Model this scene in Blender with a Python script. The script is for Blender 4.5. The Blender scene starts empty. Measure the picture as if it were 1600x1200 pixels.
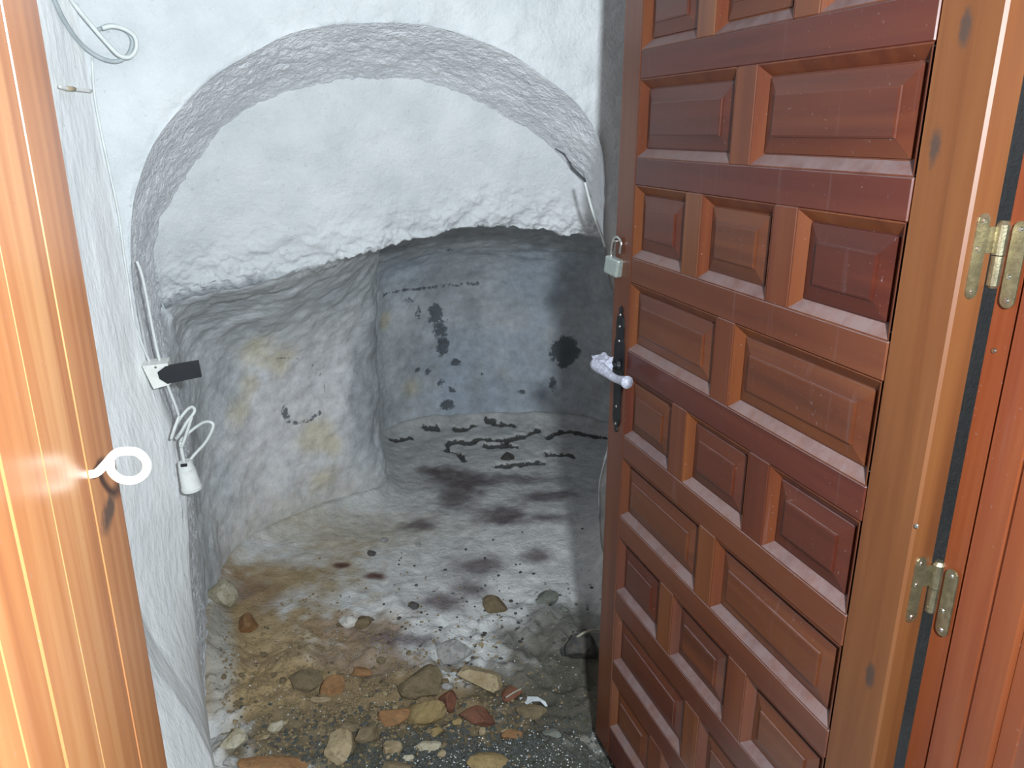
import bpy, bmesh, math, random
import numpy as np
from mathutils import Vector, Matrix

# ------------------------------------------------------------------ camera, light, exposure
S = bpy.context.scene
C = S.collection
CAMZ = 1.46                      # lens height above the cave floor
YAW, PITCH, FPX = math.radians(18.0), math.radians(18.0), 1220.0
cam_d = bpy.data.cameras.new('camera'); cam = bpy.data.objects.new('camera', cam_d); C.objects.link(cam)
cam_d.sensor_width = 36.0; cam_d.lens = FPX / 1600.0 * 36.0; cam_d.clip_start = 0.02
cam.location = (0, 0, CAMZ)
cam.rotation_euler = (math.pi/2 - PITCH, 0, -YAW)
S.camera = cam

world = bpy.data.worlds.new('room_daylight'); S.world = world; world.use_nodes = True
bg = world.node_tree.nodes['Background']
bg.inputs['Color'].default_value = (0.80, 0.90, 1.0, 1); bg.inputs['Strength'].default_value = 0.09

ld = bpy.data.lights.new('hand_lamp', 'POINT'); ld.energy = 158.0; ld.color = (0.84, 0.94, 1.0)
ld.shadow_soft_size = 0.035
lo = bpy.data.objects.new('hand_lamp', ld); C.objects.link(lo)
LX, LY, LZ = 0.20, -0.06, 0.13          # to the right of, behind, above the lens
lo.location = (LX*math.cos(YAW)+LY*math.sin(YAW), -LX*math.sin(YAW)+LY*math.cos(YAW), CAMZ+LZ)

S.view_settings.view_transform = 'Standard'; S.view_settings.look = 'None'
S.view_settings.gamma = 1.0; S.view_settings.use_curve_mapping = False
S.view_settings.exposure = 0.0

random.seed(4); RNG = np.random.default_rng(7)

# ------------------------------------------------------------------ helpers: survey of the place
cp, sp, cy, sy = math.cos(PITCH), math.sin(PITCH), math.cos(YAW), math.sin(YAW)
def ray(px, py):
    u = (px-800)/FPX; v = (py-600)/FPX
    a = np.array([u, cp - v*sp, -(sp + v*cp)])
    return np.array([a[0]*cy + a[1]*sy, -a[0]*sy + a[1]*cy, a[2]])
O = np.array([0, 0, CAMZ])
def on_x(px, py, X): r = ray(px, py); return O + r*(X/r[0])
def on_y(px, py, Y): r = ray(px, py); return O + r*(Y/r[1])
def on_z(px, py, Z=0.0): r = ray(px, py); return O + r*((Z-CAMZ)/r[2])
def hit(P, px, py):
    """nearest point of a surface along a sight line"""
    r = ray(px, py); r = r/np.linalg.norm(r); Q = P.reshape(-1, 3) - O
    t = Q @ r; d = np.linalg.norm(Q - t[:, None]*r, axis=1)
    i = np.argmin(d + 0.004*t + (t < 0.3)*9); return P.reshape(-1, 3)[i], t[i]

def _hash(i, j, k, s):
    n = (i*374761393 + j*668265263 + k*1274126177 + s*974711) & 0x7fffffff
    n = ((n ^ (n >> 13))*1274126177) & 0x7fffffff
    n = (n ^ (n >> 16)) & 0xffff
    return n/65535.0
def vnoise(P, s=0):
    P = np.asarray(P, float); f = np.floor(P).astype(np.int64); w = P - f; w = w*w*(3-2*w)
    x, y, z = f[..., 0], f[..., 1], f[..., 2]; r = 0
    for a in (0, 1):
        for b in (0, 1):
            for c in (0, 1):
                r = r + _hash(x+a, y+b, z+c, s)*(w[..., 0] if a else 1-w[..., 0])*(w[..., 1] if b else 1-w[..., 1])*(w[..., 2] if c else 1-w[..., 2])
    return r*2-1
def fbm(P, freq, octs=4, s=0, gain=0.5):
    r = 0; a = 1.0
    for o in range(octs):
        r = r + a*vnoise(np.asarray(P)*freq + 17.3*o, s+o); freq *= 2.03; a *= gain
    return r
def smooth(a, b, x): t = np.clip((x-a)/(b-a), 0, 1); return t*t*(3-2*t)

# ------------------------------------------------------------------ helpers: objects
def link(name, me, mat=None, parent=None):
    o = bpy.data.objects.new(name, me); C.objects.link(o)
    if mat and me and not me.materials: me.materials.append(mat)
    if parent: o.parent = parent
    return o
def tag(o, label, cat=None, group=None, kind=None):
    if label: o['label'] = label
    if cat: o['category'] = cat
    if group: o['group'] = group
    if kind: o['kind'] = kind
    return o
def empty(name, loc):
    o = bpy.data.objects.new(name, None); C.objects.link(o); o.location = loc; o.empty_display_size = 0.05; return o
def mesh_py(name, V, F, smooth_=False):
    me = bpy.data.meshes.new(name); me.from_pydata([tuple(map(float, v)) for v in V], [], [tuple(map(int, f)) for f in F])
    me.update()
    if smooth_: me.polygons.foreach_set('use_smooth', [True]*len(me.polygons))
    return me
def grid_normals(P):
    du = np.gradient(P, axis=0); dv = np.gradient(P, axis=1)
    n = np.cross(du, dv); l = np.linalg.norm(n, axis=-1, keepdims=True); return n/np.maximum(l, 1e-9)
def grid_mesh(name, P, cols=None, flip=False):
    nu, nv = P.shape[:2]
    idx = np.arange(nu*nv).reshape(nu, nv)
    a, b, c, d = idx[:-1, :-1], idx[1:, :-1], idx[1:, 1:], idx[:-1, 1:]
    F = np.stack([a, b, c, d] if not flip else [a, d, c, b], -1).reshape(-1, 4)
    me = bpy.data.meshes.new(name); nf = len(F)
    me.vertices.add(nu*nv); me.vertices.foreach_set('co', P.reshape(-1).astype(np.float32))
    me.loops.add(nf*4); me.loops.foreach_set('vertex_index', F.reshape(-1).astype(np.int32))
    me.polygons.add(nf); me.polygons.foreach_set('loop_start', (np.arange(nf)*4).astype(np.int32))
    me.polygons.foreach_set('use_smooth', np.ones(nf, bool))
    me.update(calc_edges=True); me.validate()
    for k, arr in (cols or {}).items():
        if arr.ndim == P.ndim:
            at = me.attributes.new(k, 'FLOAT_COLOR', 'POINT')
            full = np.ones((nu*nv, 4), np.float32); full[:, :3] = arr.reshape(-1, 3); at.data.foreach_set('color', full.reshape(-1))
        else:
            at = me.attributes.new(k, 'FLOAT', 'POINT'); at.data.foreach_set('value', arr.reshape(-1).astype(np.float32))
    return me
def catmull(pts, n=8):
    P = [np.array(p, float) for p in pts]; P = [2*P[0]-P[1]] + P + [2*P[-1]-P[-2]]; out = []
    for i in range(1, len(P)-2):
        for k in range(n):
            t = k/n
            out.append(.5*((2*P[i]) + (-P[i-1]+P[i+1])*t + (2*P[i-1]-5*P[i]+4*P[i+1]-P[i+2])*t*t + (-P[i-1]+3*P[i]-3*P[i+1]+P[i+2])*t**3))
    out.append(P[-2]); return out
def tube_mesh(name, pts, r, seg=8, n=8, taper=None):
    Q = catmull(pts, n) if n else [np.array(p, float) for p in pts]
    V, F = [], []; nrm = None
    for i, q in enumerate(Q):
        t = Q[min(i+1, len(Q)-1)] - Q[max(i-1, 0)]; t = t/max(np.linalg.norm(t), 1e-9)
        if nrm is None:
            nrm = np.cross(t, [0.13, 0.2, 0.97])
            if np.linalg.norm(nrm) < .05: nrm = np.cross(t, [1, 0, 0])
        nrm = nrm - t*(nrm @ t); nrm = nrm/max(np.linalg.norm(nrm), 1e-9); b = np.cross(t, nrm)
        rr = r if taper is None else r*taper(i/(len(Q)-1))
        for k in range(seg):
            h = 2*math.pi*k/seg; V.append(q + rr*(math.cos(h)*nrm + math.sin(h)*b))
    for i in range(len(Q)-1):
        for k in range(seg):
            F.append((i*seg+k, i*seg+(k+1) % seg, (i+1)*seg+(k+1) % seg, (i+1)*seg+k))
    F.append(tuple(range(seg))[::-1]); F.append(tuple((len(Q)-1)*seg+k for k in range(seg)))
    return mesh_py(name, V, F, True)
def box_mesh(name, lo_, hi_, bev=0.0, seg=1):
    bm = bmesh.new(); bmesh.ops.create_cube(bm, size=1.0)
    for v in bm.verts:
        v.co = Vector([(lo_[i]+hi_[i])/2 + v.co[i]*(hi_[i]-lo_[i]) for i in range(3)])
    if bev: bmesh.ops.bevel(bm, geom=bm.edges[:], offset=bev, segments=seg, affect='EDGES', profile=.5)
    me = bpy.data.meshes.new(name); bm.to_mesh(me); bm.free(); return me
def cyl(bm, p0, p1, r0, r1=None, seg=16):
    r1 = r0 if r1 is None else r1
    p0, p1 = Vector(p0), Vector(p1); d = (p1-p0)
    m = Matrix.Translation((p0+p1)/2) @ d.to_track_quat('Z', 'Y').to_matrix().to_4x4()
    bmesh.ops.create_cone(bm, cap_ends=True, segments=seg, radius1=r0, radius2=r1, depth=d.length, matrix=m)
def bm_mesh(name, bm, smooth_=False):
    me = bpy.data.meshes.new(name); bm.to_mesh(me); bm.free()
    if smooth_: me.polygons.foreach_set('use_smooth', [True]*len(me.polygons))
    return me
def prism(name, poly, thick, frame, bev=0.0):
    """extrude a 2-D outline; frame = (origin, u axis, v axis, w axis)"""
    o, u, v, w = [Vector(q) for q in frame]; n = len(poly)
    bm = bmesh.new()
    a = [bm.verts.new(o + u*p[0] + v*p[1]) for p in poly]; b = [bm.verts.new(o + u*p[0] + v*p[1] + w*thick) for p in poly]
    bm.faces.new(a[::-1]); top = bm.faces.new(b)
    for i in range(n): bm.faces.new((a[i], a[(i+1) % n], b[(i+1) % n], b[i]))
    bmesh.ops.recalc_face_normals(bm, faces=bm.faces[:])
    if bev: bmesh.ops.bevel(bm, geom=[e for e in top.edges], offset=bev, segments=2, affect='EDGES')
    return bm_mesh(name, bm)

# ------------------------------------------------------------------ materials
def nodes(name):
    m = bpy.data.materials.new(name); m.use_nodes = True; nt = m.node_tree
    return m, nt, nt.nodes['Principled BSDF']
def N(nt, typ, **kw):
    n = nt.nodes.new(typ)
    for k, v in kw.items():
        if k.startswith('i_'): n.inputs[k[2:].replace('_', ' ')].default_value = v
        else: setattr(n, k, v)
    return n
def ramp(nt, src, stops):
    r = N(nt, 'ShaderNodeValToRGB'); e = r.color_ramp.elements
    while len(e) < len(stops): e.new(0.5)
    for q, (p, c) in zip(e, stops): q.position = p; q.color = (*c, 1) if len(c) == 3 else c
    nt.links.new(src, r.inputs[0]); return r
def mix(nt, fac, a, b, mode='MIX'):
    m = N(nt, 'ShaderNodeMix', data_type='RGBA', blend_type=mode)
    for sock, v in ((m.inputs[0], fac), (m.inputs[6], a), (m.inputs[7], b)):
        if isinstance(v, (int, float)): sock.default_value = v
        elif isinstance(v, tuple): sock.default_value = (*v, 1)
        else: nt.links.new(v, sock)
    return m.outputs[2]
def math_(nt, op, a, b=None, c=None, clamp=False):
    m = N(nt, 'ShaderNodeMath', operation=op, use_clamp=clamp)
    for i, v in enumerate((a, b, c)):
        if v is None: continue
        if isinstance(v, (int, float)): m.inputs[i].default_value = v
        else: nt.links.new(v, m.inputs[i])
    return m.outputs[0]
def pos(nt): return N(nt, 'ShaderNodeNewGeometry').outputs['Position']
def noise(nt, vec, scale, detail=4, rough=.55, dist=0.0):
    n = N(nt, 'ShaderNodeTexNoise'); n.inputs['Scale'].default_value = scale; n.inputs['Detail'].default_value = detail
    n.inputs['Roughness'].default_value = rough; n.inputs['Distortion'].default_value = dist
    nt.links.new(vec, n.inputs['Vector']); return n.outputs['Fac']
def mapping(nt, vec, scale, rot=(0, 0, 0)):
    m = N(nt, 'ShaderNodeMapping'); m.inputs['Scale'].default_value = scale; m.inputs['Rotation'].default_value = rot
    nt.links.new(vec, m.inputs['Vector']); return m.outputs[0]
def bump(nt, b, h, strength, dist=0.01):
    n = N(nt, 'ShaderNodeBump'); n.inputs['Strength'].default_value = strength; n.inputs['Distance'].default_value = dist
    nt.links.new(h, n.inputs['Height']); nt.links.new(n.outputs[0], b.inputs['Normal'])
def plaster(name, c1, c2, rough=.9, streak=False, bumps=.5, fine=90.0):
    m, nt, b = nodes(name); p = pos(nt)
    vec = mapping(nt, p, (1, 1, .35)) if streak else p
    col = ramp(nt, noise(nt, vec, 7.0, 6, .6), [(.36, c2), (.62, c1)]).outputs[0]
    sp_ = ramp(nt, noise(nt, p, 60, 2, .5), [(.70, (0, 0, 0)), (.76, (1, 1, 1))]).outputs[0]
    col = mix(nt, math_(nt, 'MULTIPLY', sp_, .25), col, (.22, .22, .22))
    nt.links.new(col, b.inputs['Base Color']); b.inputs['Roughness'].default_value = rough; b.inputs['Specular IOR Level'].default_value = .2
    h = math_(nt, 'ADD', noise(nt, vec, fine, 5, .6), math_(nt, 'MULTIPLY', noise(nt, vec, fine*.25, 4, .6), 2.0))
    bump(nt, b, h, bumps, .006); return m
def attr_surface(name, bumps=.5, fine=80.0, rough=.92, speck=0.0, dark=(.13, .145, .16)):
    """plaster or soil whose colour (dirt, damp, flaked patches, painted shade of gaps) is stored on the mesh"""
    m, nt, b = nodes(name); p = pos(nt)
    a = N(nt, 'ShaderNodeAttribute', attribute_name='tint').outputs['Color']
    dk = N(nt, 'ShaderNodeAttribute', attribute_name='flake').outputs['Fac']
    nz = noise(nt, p, 38, 8, .78)
    v = math_(nt, 'ADD', dk, math_(nt, 'MULTIPLY', math_(nt, 'SUBTRACT', nz, .5), 2.0))
    f = ramp(nt, v, [(.50, (0, 0, 0)), (.62, (1, 1, 1))]).outputs[0]
    n2 = ramp(nt, noise(nt, p, 22, 5, .65), [(.3, (.78, .78, .78)), (.7, (1.12, 1.12, 1.12))]).outputs[0]
    col = mix(nt, 1.0, a, n2, 'MULTIPLY')
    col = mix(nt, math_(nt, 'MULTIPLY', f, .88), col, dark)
    if speck:
        s1 = ramp(nt, noise(nt, p, 260, 1, .5), [(.66, (0, 0, 0)), (.72, (1, 1, 1))]).outputs[0]
        col = mix(nt, math_(nt, 'MULTIPLY', s1, speck), col, (.62, .60, .55))
    nt.links.new(col, b.inputs['Base Color']); b.inputs['Roughness'].default_value = rough; b.inputs['Specular IOR Level'].default_value = .2
    h = math_(nt, 'ADD', noise(nt, p, fine, 5, .65), math_(nt, 'MULTIPLY', noise(nt, p, fine*.3, 3, .6), 1.6))
    bump(nt, b, h, bumps, .006); return m
def wood(name, dark, mid, light, axis, knots=(), dust=.6, rough=.33, grain=1.0):
    """varnished pine; grain runs along `axis`; knots = [(centre, radius across, radius along)]"""
    m, nt, b = nodes(name); p = pos(nt)
    info = N(nt, 'ShaderNodeObjectInfo').outputs['Random']
    sc = [34.0*grain]*3; sc[axis] = 1.3
    off = N(nt, 'ShaderNodeVectorMath', operation='ADD'); nt.links.new(p, off.inputs[0])
    cmb = N(nt, 'ShaderNodeCombineXYZ')
    for i in range(3): nt.links.new(math_(nt, 'MULTIPLY', info, 3.7+i), cmb.inputs[i])
    nt.links.new(cmb.outputs[0], off.inputs[1])
    g = noise(nt, mapping(nt, off.outputs[0], tuple(sc)), 1.0, 5, .6, .6)
    sc2 = [7.0]*3; sc2[axis] = .9
    g2 = noise(nt, mapping(nt, off.outputs[0], tuple(sc2)), 1.0, 3, .5, .8)
    col = ramp(nt, math_(nt, 'ADD', math_(nt, 'MULTIPLY', g, .55), math_(nt, 'MULTIPLY', g2, .45)), [(.33, dark), (.5, mid), (.68, light)]).outputs[0]
    hs = N(nt, 'ShaderNodeHueSaturation'); nt.links.new(col, hs.inputs['Color'])
    nt.links.new(math_(nt, 'ADD', math_(nt, 'MULTIPLY', info, .40), .80), hs.inputs['Value'])
    nt.links.new(math_(nt, 'ADD', math_(nt, 'MULTIPLY', info, .016), .492), hs.inputs['Hue']); col = hs.outputs[0]
    for (kc, ra, rl) in knots:
        d = N(nt, 'ShaderNodeVectorMath', operation='SUBTRACT'); nt.links.new(p, d.inputs[0]); d.inputs[1].default_value = kc
        s3 = [1/ra]*3; s3[axis] = 1/rl
        d2 = mapping(nt, d.outputs[0], tuple(s3))
        ln = N(nt, 'ShaderNodeVectorMath', operation='LENGTH'); nt.links.new(d2, ln.inputs[0])
        v = math_(nt, 'ADD', ln.outputs['Value'], math_(nt, 'MULTIPLY', math_(nt, 'SUBTRACT', noise(nt, p, 130, 3), .5), 1.0))
        f = ramp(nt, v, [(.45, (1, 1, 1)), (1.25, (0, 0, 0))]).outputs[0]
        col = mix(nt, math_(nt, 'MULTIPLY', f, .88), col, (.045, .028, .022))
    if dust:
        nz = N(nt, 'ShaderNodeSeparateXYZ'); nt.links.new(N(nt, 'ShaderNodeNewGeometry').outputs['Normal'], nz.inputs[0])
        top = ramp(nt, nz.outputs['Z'], [(.30, (0, 0, 0)), (.60, (1, 1, 1))]).outputs[0]
        patch = ramp(nt, noise(nt, p, 30, 4, .7), [(.30, (.45, .45, .45)), (.6, (1, 1, 1))]).outputs[0]
        strk = noise(nt, mapping(nt, p, (60, 60, 2.0)), 1.0, 4, .7)
        film = ramp(nt, strk, [(.60, (0, 0, 0)), (.80, (.40, .40, .40))]).outputs[0]
        spk = ramp(nt, noise(nt, p, 210, 1, .5), [(.735, (0, 0, 0)), (.76, (.8, .8, .8))]).outputs[0]
        f = math_(nt, 'ADD', math_(nt, 'MULTIPLY', top, patch), math_(nt, 'ADD', film, spk), clamp=True)
        f = math_(nt, 'MULTIPLY', f, dust)
        col = mix(nt, f, col, (.21, .165, .17))
        nt.links.new(math_(nt, 'ADD', math_(nt, 'MULTIPLY', f, .45), rough), b.inputs['Roughness'])
    else:
        b.inputs['Roughness'].default_value = rough
    nt.links.new(col, b.inputs['Base Color'])
    bump(nt, b, g, .10, .002); return m
def plain(name, col, rough=.5, metal=0.0, var=.15, scale=40, bumps=.1):
    m, nt, b = nodes(name); p = pos(nt)
    c2 = tuple(max(0, q*(1-var)) for q in col)
    nt.links.new(ramp(nt, noise(nt, p, scale, 4, .6), [(.35, c2), (.65, col)]).outputs[0], b.inputs['Base Color'])
    b.inputs['Roughness'].default_value = rough; b.inputs['Metallic'].default_value = metal
    bump(nt, b, noise(nt, p, scale*3, 3), bumps, .002); return m
def stone_mat(name, c1, c2, dirt=(.16, .12, .07)):
    m, nt, b = nodes(name); p = pos(nt)
    col = ramp(nt, noise(nt, p, 26, 6, .7), [(.34, c2), (.60, c1)]).outputs[0]
    d = ramp(nt, noise(nt, p, 70, 4, .7), [(.52, (0, 0, 0)), (.68, (1, 1, 1))]).outputs[0]
    col = mix(nt, math_(nt, 'MULTIPLY', d, .65), col, dirt)
    nt.links.new(col, b.inputs['Base Color']); b.inputs['Roughness'].default_value = .95; b.inputs['Specular IOR Level'].default_value = .15
    bump(nt, b, noise(nt, p, 120, 5, .7), .6, .006); return m

M = {}
M['white'] = plaster('whitewashed_plaster', (.68, .69, .70), (.58, .60, .61), bumps=.45)
M['reveal'] = plaster('streaked_whitewash', (.88, .88, .87), (.79, .80, .80), streak=True, bumps=.45, fine=60)
M['rough_white'] = plaster('rough_whitewash', (.88, .89, .91), (.76, .77, .80), bumps=.8, fine=110)
M['cave'] = attr_surface('damp_cave_plaster', .6, 70)
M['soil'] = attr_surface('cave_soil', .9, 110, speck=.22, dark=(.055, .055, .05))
M['room'] = plaster('room_wall_paint', (.80, .81, .82), (.74, .75, .76), bumps=.2)
M['cable'] = plain('white_cable_sheath', (.72, .74, .72), .45)
M['cable_grey'] = plain('grey_cable_sheath', (.42, .46, .47), .5)
M['plastic'] = plain('white_plastic', (.80, .80, .77), .4)
M['white_paint'] = plain('white_painted_metal', (.84, .83, .78), .35)
M['black'] = plain('black_iron', (.016, .018, .022), .5, .2)
M['iron'] = plain('wrought_iron', (.025, .027, .03), .45, .6, .4, 90, .4)
M['brass'] = plain('dull_brass', (.42, .37, .24), .32, .9, .35, 120)
M['steel'] = plain('steel', (.62, .62, .58), .22, 1.0)
M['lock'] = plain('grey_lock_body', (.40, .45, .42), .38, .55, .2, 160)
M['film'] = plain('plastic_film', (.56, .57, .68), .25, .0, .45, 160, .9)
M['crack'] = plain('painted_crack_shade', (.10, .10, .11), .95)  # dark colour paints the shade inside the plaster groove
M['peg_tan'] = plain('tan_sleeve', (.50, .40, .25), .6)
M['paper'] = plain('white_paper', (.74, .78, .80), .7)
M['twig'] = plain('dry_twig', (.40, .36, .28), .8)

# ------------------------------------------------------------------ floor
PLAN = catmull([(-.262, 2.06, 0), (-.258, 2.3, 0), (-.23, 2.52, 0), (-.13, 2.71, 0), (.08, 2.86, 0), (.30, 2.955, 0), (.40, 3.02, 0), (.435, 3.14, 0),
                (.44, 3.42, 0), (.50, 3.62, 0), (.66, 3.73, 0), (.90, 3.76, 0), (1.20, 3.68, 0), (1.55, 3.50, 0), (1.75, 3.2, 0), (1.62, 2.85, 0), (1.30, 2.55, 0), (1.12, 2.3, 0), (1.075, 2.08, 0)], 14)
PLAN = np.array(PLAN)
def resample(P, n, dens=None):
    d = np.r_[0, np.cumsum(np.linalg.norm(np.diff(P, axis=0), axis=1))]
    t = np.linspace(0, d[-1], n)
    return np.stack([np.interp(t, d, P[:, i]) for i in range(P.shape[1])], 1)
PLAN_D = resample(PLAN, 230)
def floor_h(x, y):
    x = np.asarray(x, float); y = np.asarray(y, float); P = np.stack([x, y, np.zeros_like(x)], -1)
    near = 1-smooth(1.95, 2.35, y + .15*fbm(P, 3, 2, 5))
    h = .016*fbm(P, 2.3, 3, 1) + near*(.020*fbm(P, 9, 4, 2) + .010*fbm(P, 34, 3, 3)) + .003*fbm(P, 26, 3, 4)
    h = h - .016*smooth(3.05, 3.6, y)*np.abs(fbm(P, 6, 3, 9))
    d = np.full(x.shape, 9.0)
    for q in PLAN_D: d = np.minimum(d, np.hypot(x-q[0], y-q[1]))
    h = h + .055*np.exp(-np.maximum(d-.02, 0)/.05)
    return h
class Patch:
    """an elliptical patch of soil lying on the floor"""
    def __init__(s, px, py, rx, ry):
        c = on_z(px, py)[:2]; a = on_z(px+rx, py)[:2]-c; b = on_z(px, py+ry)[:2]-c
        s.c = c; s.inv = np.linalg.inv(np.stack([a, b], 1))
    def __call__(s, x, y):
        q = np.stack([x-s.c[0], y-s.c[1]], -1) @ s.inv.T; return np.sqrt((q**2).sum(-1))
gx = np.linspace(-.45, 1.85, 300); gy = np.r_[np.linspace(-.6, 1.2, 60)[:-1], np.linspace(1.2, 3.9, 340)]
X, Y = np.meshgrid(gx, gy, indexing='ij'); Z = floor_h(X, Y)
P3 = np.stack([X, Y, Z], -1); P2 = np.stack([X, Y, 0*X], -1)
wob = .45*fbm(P2, 5, 4, 21) + .20*fbm(P2, 30, 3, 22)
tint = np.zeros(X.shape+(3,)); tint[:] = (.76, .75, .73)
tint *= (1 + .10*fbm(P2, 12, 4, 31))[..., None]
def lay(px, py, rx, ry, col, k=1.0, soft=.5, w=1.0):
    global tint
    d = Patch(px, py, rx, ry)(X, Y) + w*wob
    f = (k*(1-smooth(1-soft, 1+soft*.6, d)))[..., None]; tint = tint*(1-f) + np.array(col)*f
PURP = (.17, .13, .135); OCH = (.44, .315, .165); BRN = (.34, .21, .115); DRK = (.075, .075, .058)
lay(480, 830, 170, 45, (.58, .50, .38), .7, .8)
lay(440, 905, 130, 50, OCH, .95, .6); lay(390, 935, 60, 50, BRN, .8); lay(420, 1010, 120, 90, OCH, .95, .5); lay(560, 985, 90, 30, BRN, .8, .6)
lay(480, 1090, 230, 100, OCH, 1.0, .4); lay(700, 1100, 220, 65, (.28, .20, .11), 1.0, .4); lay(560, 1030, 120, 18, (.30, .22, .17), .7)
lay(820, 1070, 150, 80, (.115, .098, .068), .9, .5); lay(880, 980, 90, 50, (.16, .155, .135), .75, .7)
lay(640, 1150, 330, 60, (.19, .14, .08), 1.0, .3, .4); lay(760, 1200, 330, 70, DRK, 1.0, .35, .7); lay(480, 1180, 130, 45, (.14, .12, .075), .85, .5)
for a in [(700, 748, 58, 22), (715, 775, 40, 22), (680, 735, 40, 10), (655, 822, 26, 9), (740, 885, 48, 26), (690, 938, 48, 16), (790, 805, 45, 14), (850, 815, 60, 10),
          (850, 780, 45, 12), (735, 920, 40, 18), (810, 745, 60, 12), (840, 868, 24, 10), (640, 1000, 70, 14)]:
    lay(*a, PURP, .85, .8, .9)
for a in [(533, 886, 14, 5), (585, 902, 18, 6)]: lay(*a, (.13, .055, .04), .95, .5, .7)
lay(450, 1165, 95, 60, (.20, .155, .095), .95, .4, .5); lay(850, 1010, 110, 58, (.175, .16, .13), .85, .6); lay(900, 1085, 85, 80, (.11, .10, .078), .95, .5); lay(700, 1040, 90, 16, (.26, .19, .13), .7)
lay(345, 1040, 22, 130, (.52, .50, .46), .8, .6, .5)
# broken edges of the floor crust far back, shade in the gaps painted dark
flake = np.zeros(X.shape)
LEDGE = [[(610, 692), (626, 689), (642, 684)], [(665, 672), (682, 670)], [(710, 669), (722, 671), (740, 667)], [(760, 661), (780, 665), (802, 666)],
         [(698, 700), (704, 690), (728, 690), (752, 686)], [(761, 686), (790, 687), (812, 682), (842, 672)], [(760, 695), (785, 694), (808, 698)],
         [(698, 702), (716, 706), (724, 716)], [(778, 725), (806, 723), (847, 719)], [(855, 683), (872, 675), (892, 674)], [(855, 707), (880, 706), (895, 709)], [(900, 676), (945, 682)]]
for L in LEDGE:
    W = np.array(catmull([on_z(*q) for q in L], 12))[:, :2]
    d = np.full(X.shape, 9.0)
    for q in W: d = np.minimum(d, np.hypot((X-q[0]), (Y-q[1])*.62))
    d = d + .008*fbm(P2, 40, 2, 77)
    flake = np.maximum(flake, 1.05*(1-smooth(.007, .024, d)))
P3[..., 2] -= .020*flake
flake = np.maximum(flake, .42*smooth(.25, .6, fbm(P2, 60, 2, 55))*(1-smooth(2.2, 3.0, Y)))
tint = np.clip(tint, .01, .9)
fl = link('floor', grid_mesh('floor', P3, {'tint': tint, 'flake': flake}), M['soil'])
tag(fl, 'uneven dirt floor with pale dust, brown soil and dark patches', 'floor', kind='structure')

# ------------------------------------------------------------------ arch wall, vault, tympanum
YA, YB = 1.85, 2.15
OUT = [(-.245, -.15), (-.250, .4), (-.230, .62), (-.255, .9), (-.264, 1.1), (-.259, 1.20), (-.245, 1.29), (-.226, 1.349), (-.184, 1.433), (-.112, 1.515), (-.044, 1.572), (.037, 1.618), (.105, 1.652), (.172, 1.669), (.254, 1.679), (.337, 1.683),
       (.422, 1.678), (.51, 1.657), (.601, 1.626), (.68, 1.58), (.763, 1.524), (.825, 1.443), (.846, 1.34), (.850, 1.20), (.868, 1.10), (.890, 1.02), (.91, .85), (.90, .66), (.866, .52), (.866, .42), (.874, .31), (.90, .2), (.91, -.15)]
INN = [(-.250, -.15), (-.245, .4), (-.225, .62), (-.25, .9), (-.255, 1.05), (-.25, 1.159), (-.232, 1.22), (-.206, 1.269), (-.136, 1.36), (-.067, 1.443), (.03, 1.511), (.09, 1.54), (.158, 1.557), (.22, 1.57), (.286, 1.577), (.418, 1.58),
       (.48, 1.57), (.555, 1.547), (.63, 1.518), (.699, 1.483), (.793, 1.432), (.872, 1.362), (.923, 1.308), (.975, 1.196), (1.02, 1.10), (1.06, 1.02), (1.07, .85), (1.07, .66), (1.06, .52), (1.06, .42), (1.06, .31), (1.07, .2), (1.07, -.15)]
def prof(pl, n=640):
    return resample(np.array(catmull([(a, b, 0) for a, b in pl], 10))[:, :2], n)
po, pi_ = prof(OUT), prof(INN)
n = len(po)
# intrados
T = np.linspace(0, 1, 70)[None, :, None]
G = np.zeros((n, 70, 3)); a = po[:, None, :]*(1-T) + pi_[:, None, :]*T
G[..., 0] = a[..., 0]; G[..., 2] = a[..., 1]; G[..., 1] = YA + (YB+.03-YA)*T[..., 0]
nn = grid_normals(G); S2 = G*np.array([1, .55, 1])
G = G + nn*(.0032*fbm(S2, 12, 3, 41) + .0036*fbm(S2, 55, 3, 42, .7))[..., None]*np.minimum(1, T*8)
o = link('wall_vault', grid_mesh('wall_vault', G), M['rough_white'])
tag(o, 'rough grey plaster underside of the round arch', 'wall', kind='structure')
# wall around the arch
cx, cz = .31, 1.11; bx0, bx1, bz1 = -.34, 1.30, 2.25
bo = []
for (x, z) in po:
    if z < cz: bo.append((bx0 if x < cx else bx1, z)); continue
    dx, dz = x-cx, z-cz; k = min(((bx1-cx)/dx if dx > 1e-6 else ((bx0-cx)/dx if dx < -1e-6 else 1e9)), (bz1-cz)/max(dz, 1e-6)); bo.append((cx+dx*k, cz+dz*k))
bo = np.array(bo); m_ = 50; T = (np.linspace(0, 1, m_)**1.3)[None, :, None]
a = po[:, None, :]*(1-T) + bo[:, None, :]*T
G = np.stack([a[..., 0], np.full(a.shape[:2], YA), a[..., 1]], -1)
e_ = 1-smooth(0, .10, T[..., 0])
G[..., 1] += .010*fbm(G, 3.5, 3, 51) + .004*fbm(G, 22, 3, 52) + .006*e_*(1+fbm(G, 30, 2, 53))
G[:, 0, 1] = YA + .006
o = link('wall_arch', grid_mesh('wall_arch', G), M['white'])
tag(o, 'whitewashed lumpy wall with a round arched opening', 'wall', kind='structure')
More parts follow.
